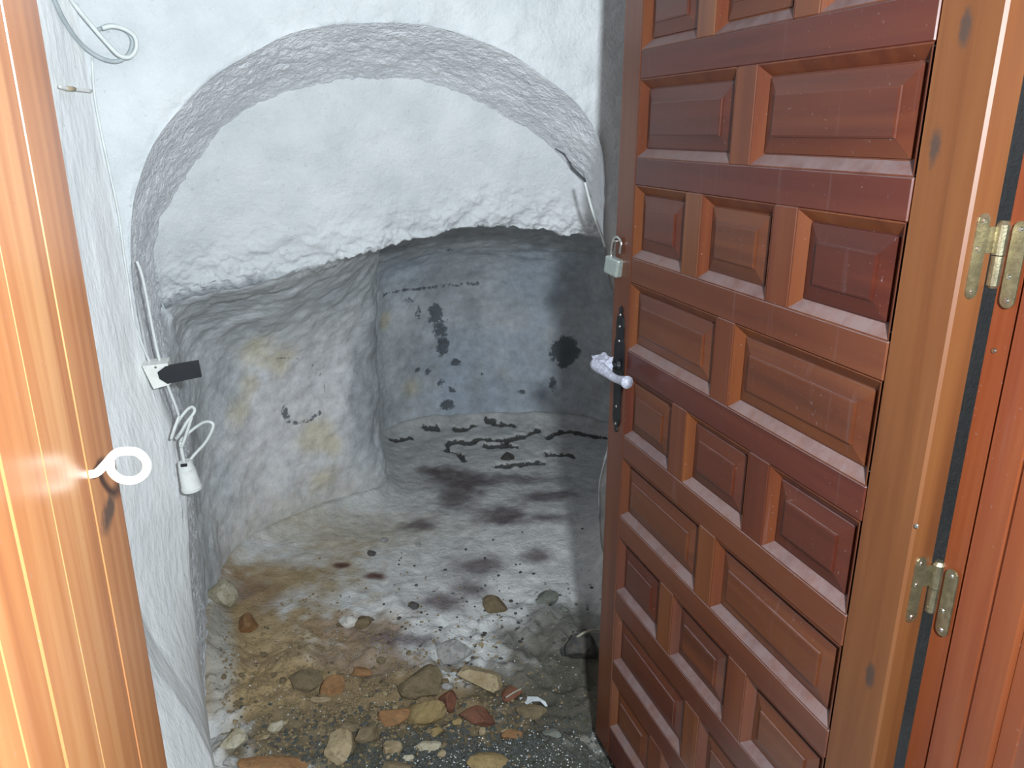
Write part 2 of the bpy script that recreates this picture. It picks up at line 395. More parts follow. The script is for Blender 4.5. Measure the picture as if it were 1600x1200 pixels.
# tympanum: white plaster filling the head of the arch, ragged at its lower edge
LIP = np.array([(-.30, 1.00), (-.265, 1.019), (-.125, 1.07), (.023, 1.087), (.16, 1.115), (.30, 1.135), (.411, 1.157), (.523, 1.185), (.60, 1.198), (.637, 1.199), (.72, 1.190), (.815, 1.178), (.92, 1.160), (1.01, 1.145), (1.08, 1.13)])
xs = np.linspace(-.275, 1.06, 400)
pk = np.argmax(pi_[:, 1]); 
arcL = pi_[:pk+1]; arcL = arcL[arcL[:, 1] > 1.06]; arcR = pi_[pk:][::-1]; arcR = arcR[arcR[:, 1] > 1.06]
zt = np.where(xs < pi_[pk, 0], np.interp(xs, np.maximum.accumulate(arcL[:, 0]), arcL[:, 1]), np.interp(xs, np.maximum.accumulate(arcR[:, 0][::-1]), arcR[:, 1][::-1])); zt = np.where(xs < -.25, 1.22, np.where(xs > .97, 1.28, zt))
zl = np.interp(xs, LIP[:, 0], LIP[:, 1]) + .006*fbm(np.stack([xs, 0*xs, 0*xs], -1), 18, 3, 61)
zt = np.maximum(zt + .02, zl + .03)
nt_ = 110; t = np.linspace(0, 1, nt_)
Gx = np.repeat(xs[:, None], nt_+10, 1); Gy = np.zeros_like(Gx); Gz = np.zeros_like(Gx)
Gz[:, :nt_] = zt[:, None]*(1-t) + zl[:, None]*t
Gy[:, :nt_] = YB + .005 + .06*t**1.5
for k in range(10):
    w = (k+1)/10; Gy[:, nt_+k] = YB + .065 + .20*w; Gz[:, nt_+k] = zl - .004*math.sin(w*3.1) + .03*w*w - (1-smooth(.0, .45, xs))*(.13*w - .10*max(0, w-.75)/.25)
G = np.stack([Gx, Gy, Gz], -1)
dl = np.clip((G[..., 2]-zl[:, None])/.16, 0, 1); rg = (1-dl)**1.3; rg[:, nt_:] *= .8
G[..., 1] += .006*fbm(G, 5, 3, 62) + .0035*fbm(G, 30, 3, 65)*(.4+rg) + rg*(.013*fbm(G*np.array([1, 1, 1.4]), 24, 3, 63) + .006*fbm(G, 75, 2, 64))
G[:, nt_-3:nt_+3, 2] += .006*fbm(G[:, nt_-3:nt_+3], 70, 2, 66)
o = link('wall_tympanum', grid_mesh('wall_tympanum', G), M['white'])
tag(o, 'smooth white plaster head wall inside the arch with ragged lower edge', 'wall', kind='structure')

# ------------------------------------------------------------------ cave shell: walls and sloping roof
pl = resample(PLAN, 420)[:, :2]; nu = len(pl)
s_ = np.linspace(0, 1, nu)
seg = np.r_[0, np.cumsum(np.linalg.norm(np.diff(pl, axis=0), axis=1))]; seg /= seg[-1]
lipx = np.interp(pl[:, 0] + 0*seg, [-.27, -.2, .1, .40, .7, 1.2, 1.75], [-.262, -.2, .12, .36, .55, .85, 1.0])
right = smooth(.66, .85, seg); lipx = lipx*(1-right) + 1.06*right
lz = np.interp(lipx, LIP[:, 0], LIP[:, 1]) + .02
zw = np.interp(seg, [0, .12, .20, .27, .33, .42, .60, .72, 1.0], [.84, .78, .70, .70, .76, .735, .735, .80, 1.05])
nw, nr = 120, 70
G = np.zeros((nu, nw+nr, 3))
t = np.linspace(0, 1, nw); z0 = -.12
G[:, :nw, 0] = pl[:, 0:1]; G[:, :nw, 1] = pl[:, 1:2]; G[:, :nw, 2] = z0 + (zw[:, None]-z0)*t
t = np.linspace(0, 1, nr+1)[1:]
A_ = np.stack([pl[:, 0], pl[:, 1], zw], -1); flush = 1-smooth(.05, .45, lipx)
D_ = np.stack([lipx, 2.30-.095*flush, lz-.024*flush], -1)
B_ = A_.copy(); kb = .75-.22*flush; B_[:, 2] = zw + kb*(lz-zw); B_[:, :2] = A_[:, :2] + (.06+.30*flush)[:, None]*(D_[:, :2]-A_[:, :2])
G[:, nw:] = A_[:, None]*((1-t)**2)[None, :, None] + 2*B_[:, None]*((1-t)*t)[None, :, None] + D_[:, None]*(t**2)[None, :, None]
for _ in range(260): G[:, 1:-1] = .25*(G[:, :-2] + 2*G[:, 1:-1] + G[:, 2:])
nn = grid_normals(G)
cin = np.array([.5, 2.8, .7]) - G; sgn = np.sign((nn*cin).sum(-1, keepdims=True)); nn = nn*np.where(sgn == 0, 1, sgn)
amp = np.minimum(1, (s_*14))[:, None]*np.minimum(1, (1-s_)*14)[:, None]
G = G + nn*((.022*fbm(G, 3.2, 3, 71) + .007*fbm(G, 14, 3, 72) + .0025*fbm(G, 50, 2, 73))*amp)[..., None]
tint = np.zeros(G.shape); tint[:] = (.69, .71, .73)
tint *= (1 + .17*fbm(G, 6, 4, 81) + .07*fbm(G, 30, 3, 82))[..., None]
wob = .35*fbm(G, 9, 4, 83) + .25*fbm(G, 35, 3, 84)
def blot(px, py, rpx, col, k=.8, soft=.5, sz=1.0):
    global tint
    c, tt = hit(G, px, py); r = rpx*tt/FPX
    q = (G-c)*np.array([1, 1, sz]); d = np.linalg.norm(q, axis=-1)/r + wob
    f = (k*(1-smooth(1-soft, 1+soft, d)))[..., None]; tint = tint*(1-f) + np.array(col)*f
YEL = (.78, .68, .46); LIL = (.86, .84, .85); BLU = (.56, .64, .75); GRY = (.46, .485, .51)
for a in [(470, 720, 120), (480, 600, 110), (420, 690, 70)]: blot(*a, LIL, .7, .6)
for a in [(400, 545, 26), (440, 560, 24), (385, 600, 16), (370, 640, 18), (495, 680, 24), (500, 750, 20), (520, 700, 14), (645, 605, 14), (785, 590, 16), (600, 500, 10)]: blot(*a, YEL, .65, .8)
for a in [(310, 500, 45), (360, 470, 45), (520, 460, 45), (350, 600, 35)]: blot(*a, (.58, .605, .63), .7, .7)
for a in [(720, 560, 60), (820, 600, 80), (850, 430, 70), (720, 640, 60), (640, 420, 40)]: blot(*a, BLU, .6, .8)
for a in [(575, 560, 26, .4), (572, 680, 26, .4), (585, 480, 26, .5), (690, 440, 40, 1.5), (740, 480, 16, .5), (745, 600, 14, .4), (560, 620, 14, .3)]: blot(a[0], a[1], a[2], GRY, .7, .8, a[3])
blot(440, 820, 120, (.62, .55, .44), .5, .8, 2.0); blot(560, 800, 90, (.60, .55, .48), .4, .8, 2.0)
flake = np.zeros(G.shape[:2])
def chip(px, py, rpx, k=1.0, sz=1.0, deep=.008):
    global flake
    c, tt = hit(G, px, py); r = rpx*tt/FPX
    q = (G-c)*np.array([1, 1, sz]); d = np.linalg.norm(q, axis=-1)/r + .5*wob
    flake = np.maximum(flake, .96*k*(1-smooth(.15, 1.9, d)))
for a in [(682, 492, 13, .95, .7), (688, 515, 13, .85, .6), (690, 540, 11, 1.0, .7), (711, 566, 9, .95, 1.2), (696, 632, 14, 1.0, 1.8), (884, 550, 20, 1.2, .9), (883, 565, 12, 1.2, 1), (652, 578, 6, .8, 1), (667, 582, 7, .85, 1),
          (817, 612, 11, .75, 2.5), (690, 597, 8, .75, 1), (708, 606, 8, .7, 1), (755, 585, 5, .7, 1), (640, 470, 12, .62, 1), (655, 490, 9, .6, .6), (700, 390, 11, .62, 1.6), (865, 600, 7, .75, .4), (787, 710, 10, .8, 1)]: chip(*a)
def crack_line(pts, wpx=3, k=.8):
    global flake
    H = [hit(G, *q) for q in pts]; W = np.array(catmull([h[0] for h in H], 6)); w = wpx*np.mean([h[1] for h in H])/FPX
    lo3, hi3 = W.min(0)-.08, W.max(0)+.08
    msk = ((G > lo3) & (G < hi3)).all(-1); Q = G[msk]; d = np.full(len(Q), 9.0)
    for p, q in zip(W[:-1], W[1:]):
        e = q-p; t = np.clip(((Q-p) @ e)/max(e @ e, 1e-12), 0, 1); d = np.minimum(d, np.linalg.norm(Q-p-t[:, None]*e, axis=1))
    flake[msk] = np.maximum(flake[msk], k*(1-smooth(.3, 1.6, d/w + .5*wob[msk])))
crack_line([(600, 462), (640, 452), (690, 448), (745, 442)], 5, .58)
crack_line([(432, 560), (460, 562), (485, 568), (503, 585), (505, 610), (500, 640)], 2.5, .60)
crack_line([(440, 640), (455, 660), (480, 658), (500, 645)], 5, .60); crack_line([(440, 625), (447, 645), (458, 662)], 3, .62)
crack_line([(610, 660), (680, 655), (760, 660), (840, 668), (890, 664)], 3, .62)
flake *= (1-smooth(1.0, 1.2, G[..., 2]))
deep = smooth(.7, 1.0, flake); G = G - nn*(deep*.010)[..., None]
o = link('wall_cave', grid_mesh('wall_cave', G, {'tint': np.clip(tint, .01, .9), 'flake': flake}), M['cave'])
tag(o, 'damp stained grey plaster walls and low sloping roof of the cave', 'wall', kind='structure')
CAVE = G

# ------------------------------------------------------------------ lobby between door frame and arch
zz = np.linspace(-.12, 2.25, 240); yy = np.linspace(.60, 1.90, 200)
Yq, Zq = np.meshgrid(yy, zz, indexing='ij')
prx = np.interp(zz, [-.1, .35, .62, .78, .914, 1.2, 1.6, 2.2], [-.245, -.250, -.230, -.238, -.262, -.276, -.284, -.292])
def wall_x(y, z):
    top = np.interp(z, zz, prx) - (.42 + .25*(1-smooth(.3, 1.1, z)))*(1.85-np.clip(y, 1.68, 1.87))
    foot = np.where(y < 1.60, -.209 - .40*(1.60-np.maximum(y, 1.45)), -.1306*y)
    k = 1-smooth(.0, .62, z); return top*(1-k) + foot*k
G = np.stack([wall_x(Yq, Zq), Yq, Zq], -1)
ed = smooth(1.72, 1.86, Yq)
G[..., 0] += .004*fbm(G*np.array([1, .6, .6]), 5, 3, 91)*(1-.4*ed) + .0016*fbm(G*np.array([1, 1, .4]), 26, 3, 92)
o = link('wall_left', grid_mesh('wall_left', G, flip=True), M['reveal'])
tag(o, 'streaky whitewashed side wall behind the eye hook post', 'wall', kind='structure')
def flat(name, lo_, hi_, mat, label, cat='wall'):
    o = link(name, box_mesh(name, lo_, hi_, .002), mat); return tag(o, label, cat, kind='structure')
flat('wall_right', (1.20, .60, -.12), (1.30, 1.90, 2.25), M['white'], 'white lobby side wall hidden behind the open door')
flat('ceiling', (-.40, .40, 2.20), (1.35, 1.92, 2.30), M['white'], 'white lobby ceiling above the open door', 'ceiling')
flat('wall_room_right', (.79, .475, -.12), (1.75, .62, 2.6), M['room'], 'painted room wall beside the hinge post')
flat('wall_room_left', (-1.2, .475, -.12), (-.205, .62, 2.6), M['room'], 'painted room wall beside the eye hook post')
flat('wall_room_top', (-.205, .475, 2.10), (.79, .62, 2.6), M['room'], 'painted room wall over the door head')

# ------------------------------------------------------------------ door frame
DB = CAMZ - 1.418                   # bottom of the door leaf
FT = CAMZ + .585                    # underside of frame head
kn_l = on_x(170, 800, -.12)
M['frame_l'] = wood('honey_pine_post', (.21, .070, .026), (.34, .135, .046), (.46, .235, .095), 2, [((float(kn_l[0]), float(kn_l[1]), float(kn_l[2])), .036, .013)], dust=.30, rough=.30)
M['frame_r'] = wood('red_pine_post', (0.1179, 0.0255, 0.0067), (0.1768, 0.0452, 0.0122), (0.2210, 0.0709, 0.0215), 2, [((.715, .50, CAMZ-.39), .007, .012)], dust=.25, rough=.36)
fr = empty('trim_1', (.30, .55, 0)); tag(fr, 'varnished pine door frame with grooved posts', 'door frame', kind='structure')
def post(name, outline, mat, z0, z1):
    me = prism(name, outline, z1-z0, ((-fr.location.x, -fr.location.y, z0), (1, 0, 0), (0, 1, 0), (0, 0, 1)))
    return link(name, me, mat, fr)
def grooves(x, sgn, edges, back):
    """outline of a moulded face: list of (y0, y1, proud) strips with V joints"""
    out = []
    for (y0, y1, pr) in edges:
        out += [(x + sgn*(pr-.0025), y0), (x + sgn*pr, y0+.001), (x + sgn*pr, y1-.001), (x + sgn*(pr-.0025), y1)]
    return out + back
post('jamb', grooves(-.12, 1, [(.245, .332, .001), (.334, .379, .0004), (.381, .442, .0006), (.444, .532, .0), (.534, .624, .0)], [(-.205, .624), (-.205, .245)]), M['frame_l'], -.05, FT+.09)
post('jamb', grooves(.725, -1, [(.477, .498, .0), (.500, .532, .006), (.537, .574, .004), (.578, .606, .0)], [(.79, .606), (.79, .477)]), M['frame_r'], -.05, FT+.09)
link('frame_head', box_mesh('frame_head', (-.12-.30, .477-.55, FT), (.725-.30, .606-.55, FT+.09), .003), M['frame_r'], fr)
# screw eye on the left post
c = on_x(200, 728, -.096); stem = np.array([-.122, c[1]+.003, c[2]-.004])
R_ = .0115
pts = [stem, stem+np.array([.006, 0, .0005]), c + np.array([-R_*1.12, 0, R_*.30]), c + np.array([-R_*.45, -.002, R_*.95])]
for k in range(1, 10):
    h = math.radians(100 - k*33); pts.append(c + np.array([R_*math.cos(h), -.002+.0006*k, R_*math.sin(h)]))
L0 = np.array(fr.location)
eye = link('screw_eye', tube_mesh('screw_eye', [p-L0 for p in pts], .0029, 12, 6), M['white_paint'], fr)
eye['label'] = 'white painted open ring hook screwed into the post'
# frame side hinge leaves
def leaf_outline(h, w, knk, up):
    """strip with rounded ends and a tab towards the knuckle"""
    q = []; r = w/2
    for k in range(7): a = math.pi*k/6; q.append((r*math.cos(a), h/2-r + r*math.sin(a)))
    for k in range(7): a = math.pi + math.pi*k/6; q.append((r*math.cos(a), -h/2+r + r*math.sin(a)))
    return q
HZ = [CAMZ-.123, CAMZ-.515]; HH = .088
M['screw'] = M['steel']
def screw_mesh(r, d):
    bm = bmesh.new(); cyl(bm, (0, 0, 0), (0, 0, d), r, r*.75, 12)
    bmesh.ops.delete(bm, geom=[], context='VERTS'); return bm_mesh('screw', bm)
scr = screw_mesh(.0030, .0012); scr.materials.append(M['steel'])
def add_screw(parent, p, axis):
    s = link('screw', scr, None, parent); s.location = p
    s.rotation_euler = Vector(axis).to_track_quat('Z', 'Y').to_euler(); return s
for i, hz in enumerate(HZ):
    f0 = (.7215-fr.location.x, .588-fr.location.y, hz-.006)
    me = prism('hinge_leaf', leaf_outline(HH, .017, 0, 0), .0018, (f0, (0, 1, 0), (0, 0, 1), (-1, 0, 0)), .0004)
    lf = link('hinge_leaf', me, M['brass'], fr); lf['label'] = 'dull brass hinge leaf on the post'
    for dz, dy in ((.036, 0), (-.012, .003), (-.036, 0)):
        add_screw(lf, (f0[0]-.0018, f0[1]+dy, f0[2]+dz), (-1, 0, 0))
add_screw(fr, tuple(np.array(on_x(1553, 548, .7245))-L0), (-1, 0, 0))

# ------------------------------------------------------------------ the panelled door, standing open at a right angle
DX, DY, DW, DT, DH = .681, .614, .815, .0386, 1.99
door = empty('door_1', (DX, DY, DB)); tag(door, 'red-brown panelled wooden door standing open', 'door', kind='structure')
kz = [(1508, 45), (1461, 228), (1360, 1055)]
def on_face(px, py): q = on_x(px, py, DX); return (float(q[0]), float(q[1]), float(q[2]))
M['stile_h'] = wood('amber_stile', (0.0728, 0.0189, 0.0059), (0.1067, 0.0309, 0.0088), (0.1407, 0.0470, 0.0147), 2, [(on_face(*k), .009, .024) for k in kz], dust=.10, rough=.50)
M['stile'] = wood('mahogany_upright', (0.0587, 0.0129, 0.0064), (0.0903, 0.0214, 0.0098), (0.1219, 0.0332, 0.0130), 2, dust=.55)
M['munt'] = wood('russet_upright', (0.0813, 0.0202, 0.0073), (0.1219, 0.0324, 0.0104), (0.1534, 0.0478, 0.0144), 2, dust=.30)
M['rail'] = wood('mahogany_rail', (0.0587, 0.0126, 0.0064), (0.0880, 0.0199, 0.0092), (0.1128, 0.0295, 0.0121), 1, dust=.50)
M['panel'] = wood('mahogany_panel', (0.0497, 0.0118, 0.0058), (0.0857, 0.0206, 0.0087), (0.1219, 0.0350, 0.0115), 1, dust=.50, grain=.7)
M['mould'] = wood('russet_moulding', (0.0677, 0.0154, 0.0064), (0.1083, 0.0277, 0.0092), (0.1444, 0.0442, 0.0130), 2, dust=.62)
def dbox(name, y0, y1, z0, z1, mat, bev=.0015):      # in door space: x 0 is the face seen, y from the hinges
    return link(name, box_mesh(name, (0, y0, z0), (DT, y1, z1), bev, 1), mat, door)
ST0, ST1, MW = .080, .740, .050
dbox('stile', 0, ST0-.0006, 0, DH, M['stile_h'], .003); dbox('stile', ST1+.0006, DW, 0, DH, M['stile'], .003)
rows = []
for k in range(-1, 9):
    zt_ = CAMZ + .087 - .1835*(k-1) - DB; rows.append((k, zt_-.1355, zt_))
edges = [DH] + [q for r in rows for q in (r[2], r[1])] + [0]
for i in range(0, len(edges), 2):
    dbox('rail', ST0, ST1, edges[i+1], edges[i], M['rail'])
def raised_panel(w, h):
    """loops from the opening edge inward: (inset, depth)"""
    loops = [(.0155, .0130), (.0185, .0135), (.0185, .0108), (.0400, .0062), (.0400, .0035), (.0425, .0028)]
    V, F = [], []
    for (i, d) in loops: V += [(d, i, i), (d, w-i, i), (d, w-i, h-i), (d, i, h-i)]
    for l in range(len(loops)-1):
        for k in range(4): F.append((l*4+k, l*4+(k+1) % 4, (l+1)*4+(k+1) % 4, (l+1)*4+k))
    b = (len(loops)-1)*4; F.append((b, b+1, b+2, b+3))
    q = len(V); V += [(DT-.012, .0155, .0155), (DT-.012, w-.0155, .0155), (DT-.012, w-.0155, h-.0155), (DT-.012, .0155, h-.0155)]
    F.append((q+3, q+2, q+1, q))
    for k in range(4): F.append((k, q+k, q+(k+1) % 4, (k+1) % 4))
    me = mesh_py('panel', V, F); return me
def ring(w, h):
    V, F = [], []
    for (i, d) in [(0, .0006), (.0020, .0006), (.0160, .0125), (.0160, .0145), (.0160, DT-.013), (0, DT)]:
        V += [(d, i, i), (d, w-i, i), (d, w-i, h-i), (d, i, h-i)]
    for l in range(5):
        for k in range(4): F.append((l*4+k, l*4+(k+1) % 4, (l+1)*4+(k+1) % 4, (l+1)*4+k))
    return mesh_py('moulding', V, F)
PH = .1355; W3 = (ST1-ST0-2*MW)/3; W2 = (ST1-ST0-MW)/2
pm = {W3: raised_panel(W3, PH), W2: raised_panel(W2, PH)}; rm = {W3: ring(W3, PH), W2: ring(W2, PH)}
for q in pm.values(): q.materials.append(M['panel'])
for q in rm.values(): q.materials.append(M['mould'])
for (k, z0, z1) in rows:
    nP = 3 if k % 2 == 0 else 2; w = W3 if nP == 3 else W2
    for i in range(nP):
        y0 = ST0 + i*(w+MW)
        p_ = link('panel', pm[w], None, door); p_.location = (0, y0, z0)
        link('moulding', rm[w], None, p_)
        if i: dbox('muntin', y0-MW, y0, z0, z1, M['munt'])
# hinges on the door's edge
for hz in HZ:
    z_ = hz-DB
    bm = bmesh.new()
    kx, ky = DT+.004, -.004
    cyl(bm, (kx, ky, z_-.030), (kx, ky, z_+.0005), .0068); cyl(bm, (kx, ky, z_+.0015), (kx, ky, z_+.032), .0072)
    cyl(bm, (kx, ky, z_+.032), (kx, ky, z_+.036), .0072, .0045); cyl(bm, (kx, ky, z_-.033), (kx, ky, z_-.030), .0045, .0068)
    hg = link('hinge', bm_mesh('hinge', bm), M['brass'], door); hg['label'] = 'dull brass lift-off hinge barrel'
    me = prism('hinge_leaf', leaf_outline(HH, .016, 0, 0), .0018, ((.0185, 0, z_), (1, 0, 0), (0, 0, 1), (0, -1, 0)), .0004)
    link('leaf', me, M['brass'], hg)
    link('leaf_tab', box_mesh('leaf_tab', (.022, -.0012, z_+.003), (kx, .0, z_+.030)), M['brass'], hg)
    for dz, dx in ((.036, .0185), (.008, .0165), (-.036, .0185)): add_screw(hg, (dx, -.0018, z_+dz), (0, -1, 0))
q = on_face(1432, 822); s = add_screw(door, (0, q[1]-DY, q[2]-DB), (-1, 0, 0))
# lever handle on a long wrought plate
hy, hzc = .772, CAMZ-.455-DB
up_, dn = .122, .148
outl = [(0, up_), (.005, up_-.006), (.0035, up_-.014), (.009, up_-.022), (.011, up_-.04), (.010, .055), (.014, .045), (.015, .02), (.015, -.03), (.012, -.045), (.010, -.09), (.011, -.115), (.0085, -dn+.02), (.0035, -dn+.014), (.005, -dn+.006), (0, -dn)]
outl = outl + [(-a, b) for a, b in outl[1:-1][::-1]]
hp = link('handle_plate', prism('handle_plate', outl, .003, ((0, hy, hzc), (0, 1.5, 0), (0, 0, 1), (-1, 0, 0)), .0008), M['iron'], door)
hp['label'] = 'black wrought iron handle plate'
for dz in (.104, .080, .05, -.09, -.128): add_screw(hp, (-.003, hy, hzc+dz), (-1, 0, 0))
bm = bmesh.new(); cyl(bm, (-.003, hy, hzc), (-.010, hy, hzc), .012, .010); cyl(bm, (-.008, hy, hzc), (-.045, hy, hzc), .008, .007)
lv = link('lever_handle', bm_mesh('lever_handle', bm, False), M['iron'], door)
grip = tube_mesh('grip', [(-.046, hy+.012, hzc+.003), (-.048, hy, hzc+.002), (-.046, hy-.035, hzc-.001), (-.043, hy-.07, hzc-.004), (-.041, hy-.100, hzc+.0), (-.040, hy-.118, hzc+.002)], .0115, 10, 6, lambda t: .95+.25*math.sin(t*6.0+1.0))
lw = link('grip', grip, M['film'], lv); lw['label'] = 'lever grip wrapped in crumpled pale plastic film'
bm = bmesh.new(); bmesh.ops.create_cube(bm, size=1); bmesh.ops.subdivide_edges(bm, edges=bm.edges[:], cuts=3, use_grid_fill=True)
for v in bm.verts:
    v.co = Vector((v.co.x*.030-.036, hy+.006+v.co.y*.034, hzc+.004+v.co.z*.030)) + Vector([random.uniform(-.003, .003) for _ in range(3)])
link('film_wrap', bm_mesh('film_wrap', bm), M['film'], lv)
# staple the padlock hangs on
py_, pz_ = .800, CAMZ-.205-DB
link('staple', tube_mesh('staple', [(0, py_+.008, pz_-.002), (-.008, py_+.007, pz_-.002), (-.010, py_, pz_-.002), (-.008, py_-.007, pz_-.002), (0, py_-.008, pz_-.002)], .0018, 8, 5), M['steel'], door)

# ------------------------------------------------------------------ padlock
pk_ = empty('padlock', (DX-.010, DY+py_, DB+pz_-.070)); tag(pk_, 'small grey padlock hanging open from the door edge', 'padlock')
bd = box_mesh('body', (-.009, -.021, -.0), (.009, .021, .036), .004, 2); bdy = link('body', bd, M['lock'], pk_)
link('keyhole_plug', prism('keyhole_plug', [(.006*math.cos(a), .006*math.sin(a)) for a in np.linspace(0, 2*math.pi, 13)[:-1]], .001, ((0, 0, -.0005), (1, 0, 0), (0, 1, 0), (0, 0, -1))), M['brass'], bdy)
sh = [(0, .013, .030), (0, .013, .055), (0, .013, .064)] + [(0, .0 + .013*math.cos(a), .064+.012*math.sin(a)) for a in np.linspace(.5, math.pi-.2, 5)] + [(0, -.013, .060), (0, -.013, .048)]
link('shackle', tube_mesh('shackle', sh, .0030, 10, 6), M['steel'], pk_)
pk_.rotation_euler = (math.radians(9), 0, math.radians(14))

# ------------------------------------------------------------------ cables, bracket and lamp holder at the left corner
def left_pt(px, py, yw=YA-.012):
    """on the arch wall, or on the side wall where the sight line meets that first"""
    p = on_y(px, py, yw); lim = wall_x(p[1], p[2])+.006
    if p[0] > lim: return p
    for _ in range(30): p = on_x(px, py, .5*p[0] + .5*(wall_x(p[1], p[2])+.006))
    return p
o = link('coiled_cable', tube_mesh('coiled_cable', [left_pt(*q) for q in ((70, -40), (86, 2), (104, 38), (128, 70), (156, 90), (182, 96), (200, 86), (207, 68), (202, 53), (186, 43), (170, 40), (152, 47))], .0042, 8, 8), M['cable_grey'])
tag(o, 'grey cable hanging in a loop over the wall corner', 'cable')
o = link('painted_cable', tube_mesh('painted_cable', [left_pt(*q, YA-.026) for q in ((95, -30), (113, 2), (140, 36), (166, 66), (186, 86), (203, 89), (213, 76), (211, 58), (196, 46), (176, 41), (160, 44))], .0042, 8, 8), M['cable'])
tag(o, 'pale cable running down from above into a loop', 'cable')
o = link('corner_wire', tube_mesh('corner_wire', [left_pt(*q, YA-.006) for q in ((144, 90), (148, 150), (160, 215), (172, 270), (185, 332), (194, 398), (202, 450), (209, 500), (214, 516), (225, 545), (236, 570))], .0026, 6, 6), M['cable'])
tag(o, 'thin white wire running down the wall corner to the bracket', 'wire')
o = link('side_wire', tube_mesh('side_wire', [left_pt(*q, YA-.006) for q in ((214, 408), (222, 430), (230, 468), (237, 505), (243, 535), (250, 565), (258, 590), (266, 612), (274, 632), (280, 650))], .0034, 6, 6), M['cable'])
tag(o, 'white wire passing behind the black bracket', 'wire')
# bracket
bk = empty('latch_bracket', tuple(on_y(232, 590, YA-.02))); tag(bk, 'black-ended latch bracket sticking out of the wall corner', 'bracket')
B0 = np.array(bk.location)
ux = np.array([.985, 0, .13]); uz = np.array([-.13, 0, .985])
def bkp(px, py, y): return on_y(px, py, y)-B0
yb = YA-.045
q4 = [on_y(*p, yb) for p in ((228, 577), (262, 570), (268, 600), (238, 606))]
def slab(name, pix, y, thick, mat, parent, org):
    P_ = [on_y(*p, y)-org for p in pix]
    poly = [(float(p[0]), float(p[2])) for p in P_]
    return link(name, prism(name, poly, thick, ((0, float(P_[0][1]), 0), (1, 0, 0), (0, 0, 1), (0, 1, 0)), .001), mat, parent)
slab('mount', ((222, 572), (262, 568), (270, 598), (262, 602), (240, 608)), yb+.004, .055, M['white_paint'], bk, B0)
slab('blade', ((246, 582), (258, 573), (310, 564), (315, 589), (262, 600), (249, 592)), yb, .012, M['black'], bk, B0)
add_screw(bk, tuple(bkp(243, 574, yb)), (0, -1, 0))
# lamp holder on a bundle of cord
lh = empty('lamp_holder', tuple(on_y(294, 742, YA-.045))); tag(lh, 'white plastic lamp holder hanging on a bundle of looped cord', 'lamp holder')
H0 = np.array(lh.location)
yc = YA-.05
loops = [(280, 650), (272, 672), (268, 685), (275, 664), (290, 643), (300, 636), (304, 643), (292, 660), (280, 680), (276, 684), (288, 668), (298, 655), (300, 650), (292, 676), (284, 698), (283, 688), (300, 672), (318, 660), (330, 660), (333, 668), (322, 690), (306, 708), (296, 720)]
link('cord', tube_mesh('cord', [on_y(*q, yc-.012*math.sin(i*1.1))-H0 for i, q in enumerate(loops)], .0036, 8, 7), M['cable'], lh)
link('cord', tube_mesh('cord', [on_y(*q, yc)-H0 for q in ((282, 690), (284, 703), (288, 722))], .0036, 8, 6), M['cable'], lh)
bm = bmesh.new(); t0 = on_y(288, 721, yc)-H0; t1 = on_y(292, 733, yc)-H0; t2 = on_y(300, 763, yc)-H0
cyl(bm, t0, t1, .015, .018, 20); cyl(bm, t1, t2, .0185, .0225, 24)
sk = link('socket', bm_mesh('socket', bm), M['plastic'], lh)
bm = bmesh.new(); d_ = (t2-t0)/np.linalg.norm(t2-t0)
cyl(bm, t2-d_*.004, t2+d_*.003, .0235, .0225, 24); link('rim', bm_mesh('rim', bm), M['plastic'], sk)
link('clamp_slot', box_mesh('clamp_slot', tuple(t0+np.array([-.007, -.019, -.006])), tuple(t0+np.array([.007, -.014, .001])), .001), M['black'], sk)
# peg near the coil
pg = empty('wire_peg', tuple(left_pt(86, 137))); tag(pg, 'small white and tan peg sticking out of the side wall', 'peg')
G0 = np.array(pg.location)
pa, pb, pc, pd_ = [left_pt(*q)-G0 + np.array([.010, 0, 0]) for q in ((83, 135), (95, 138), (107, 139), (134, 142))]
link('shank', tube_mesh('shank', [pa, pb, pc, pd_], .0032, 8, 4), M['white_paint'], pg); link('sleeve', tube_mesh('sleeve', [pb, pc], .0042, 8, 0), M['peg_tan'], pg)
# cable on the right pier
o = link('pier_cable', tube_mesh('pier_cable', [on_y(*q, YA-.004) for q in ((914, 285), (919, 305), (926, 330), (934, 352), (941, 370), (946, 385))], .0034, 6, 6), M['cable'])
tag(o, 'short pale cable emerging beside the padlock at the arch foot', 'cable')
o = link('plaster_crack', tube_mesh('plaster_crack', [on_y(*q, YB-.03) for q in ((868, 232), (884, 244), (894, 262), (906, 274), (918, 288), (926, 312), (932, 335))], .0028, 6, 5, lambda t: .5+.8*math.sin(3.1*t)), M['crack'], bpy.data.objects['wall_vault'])

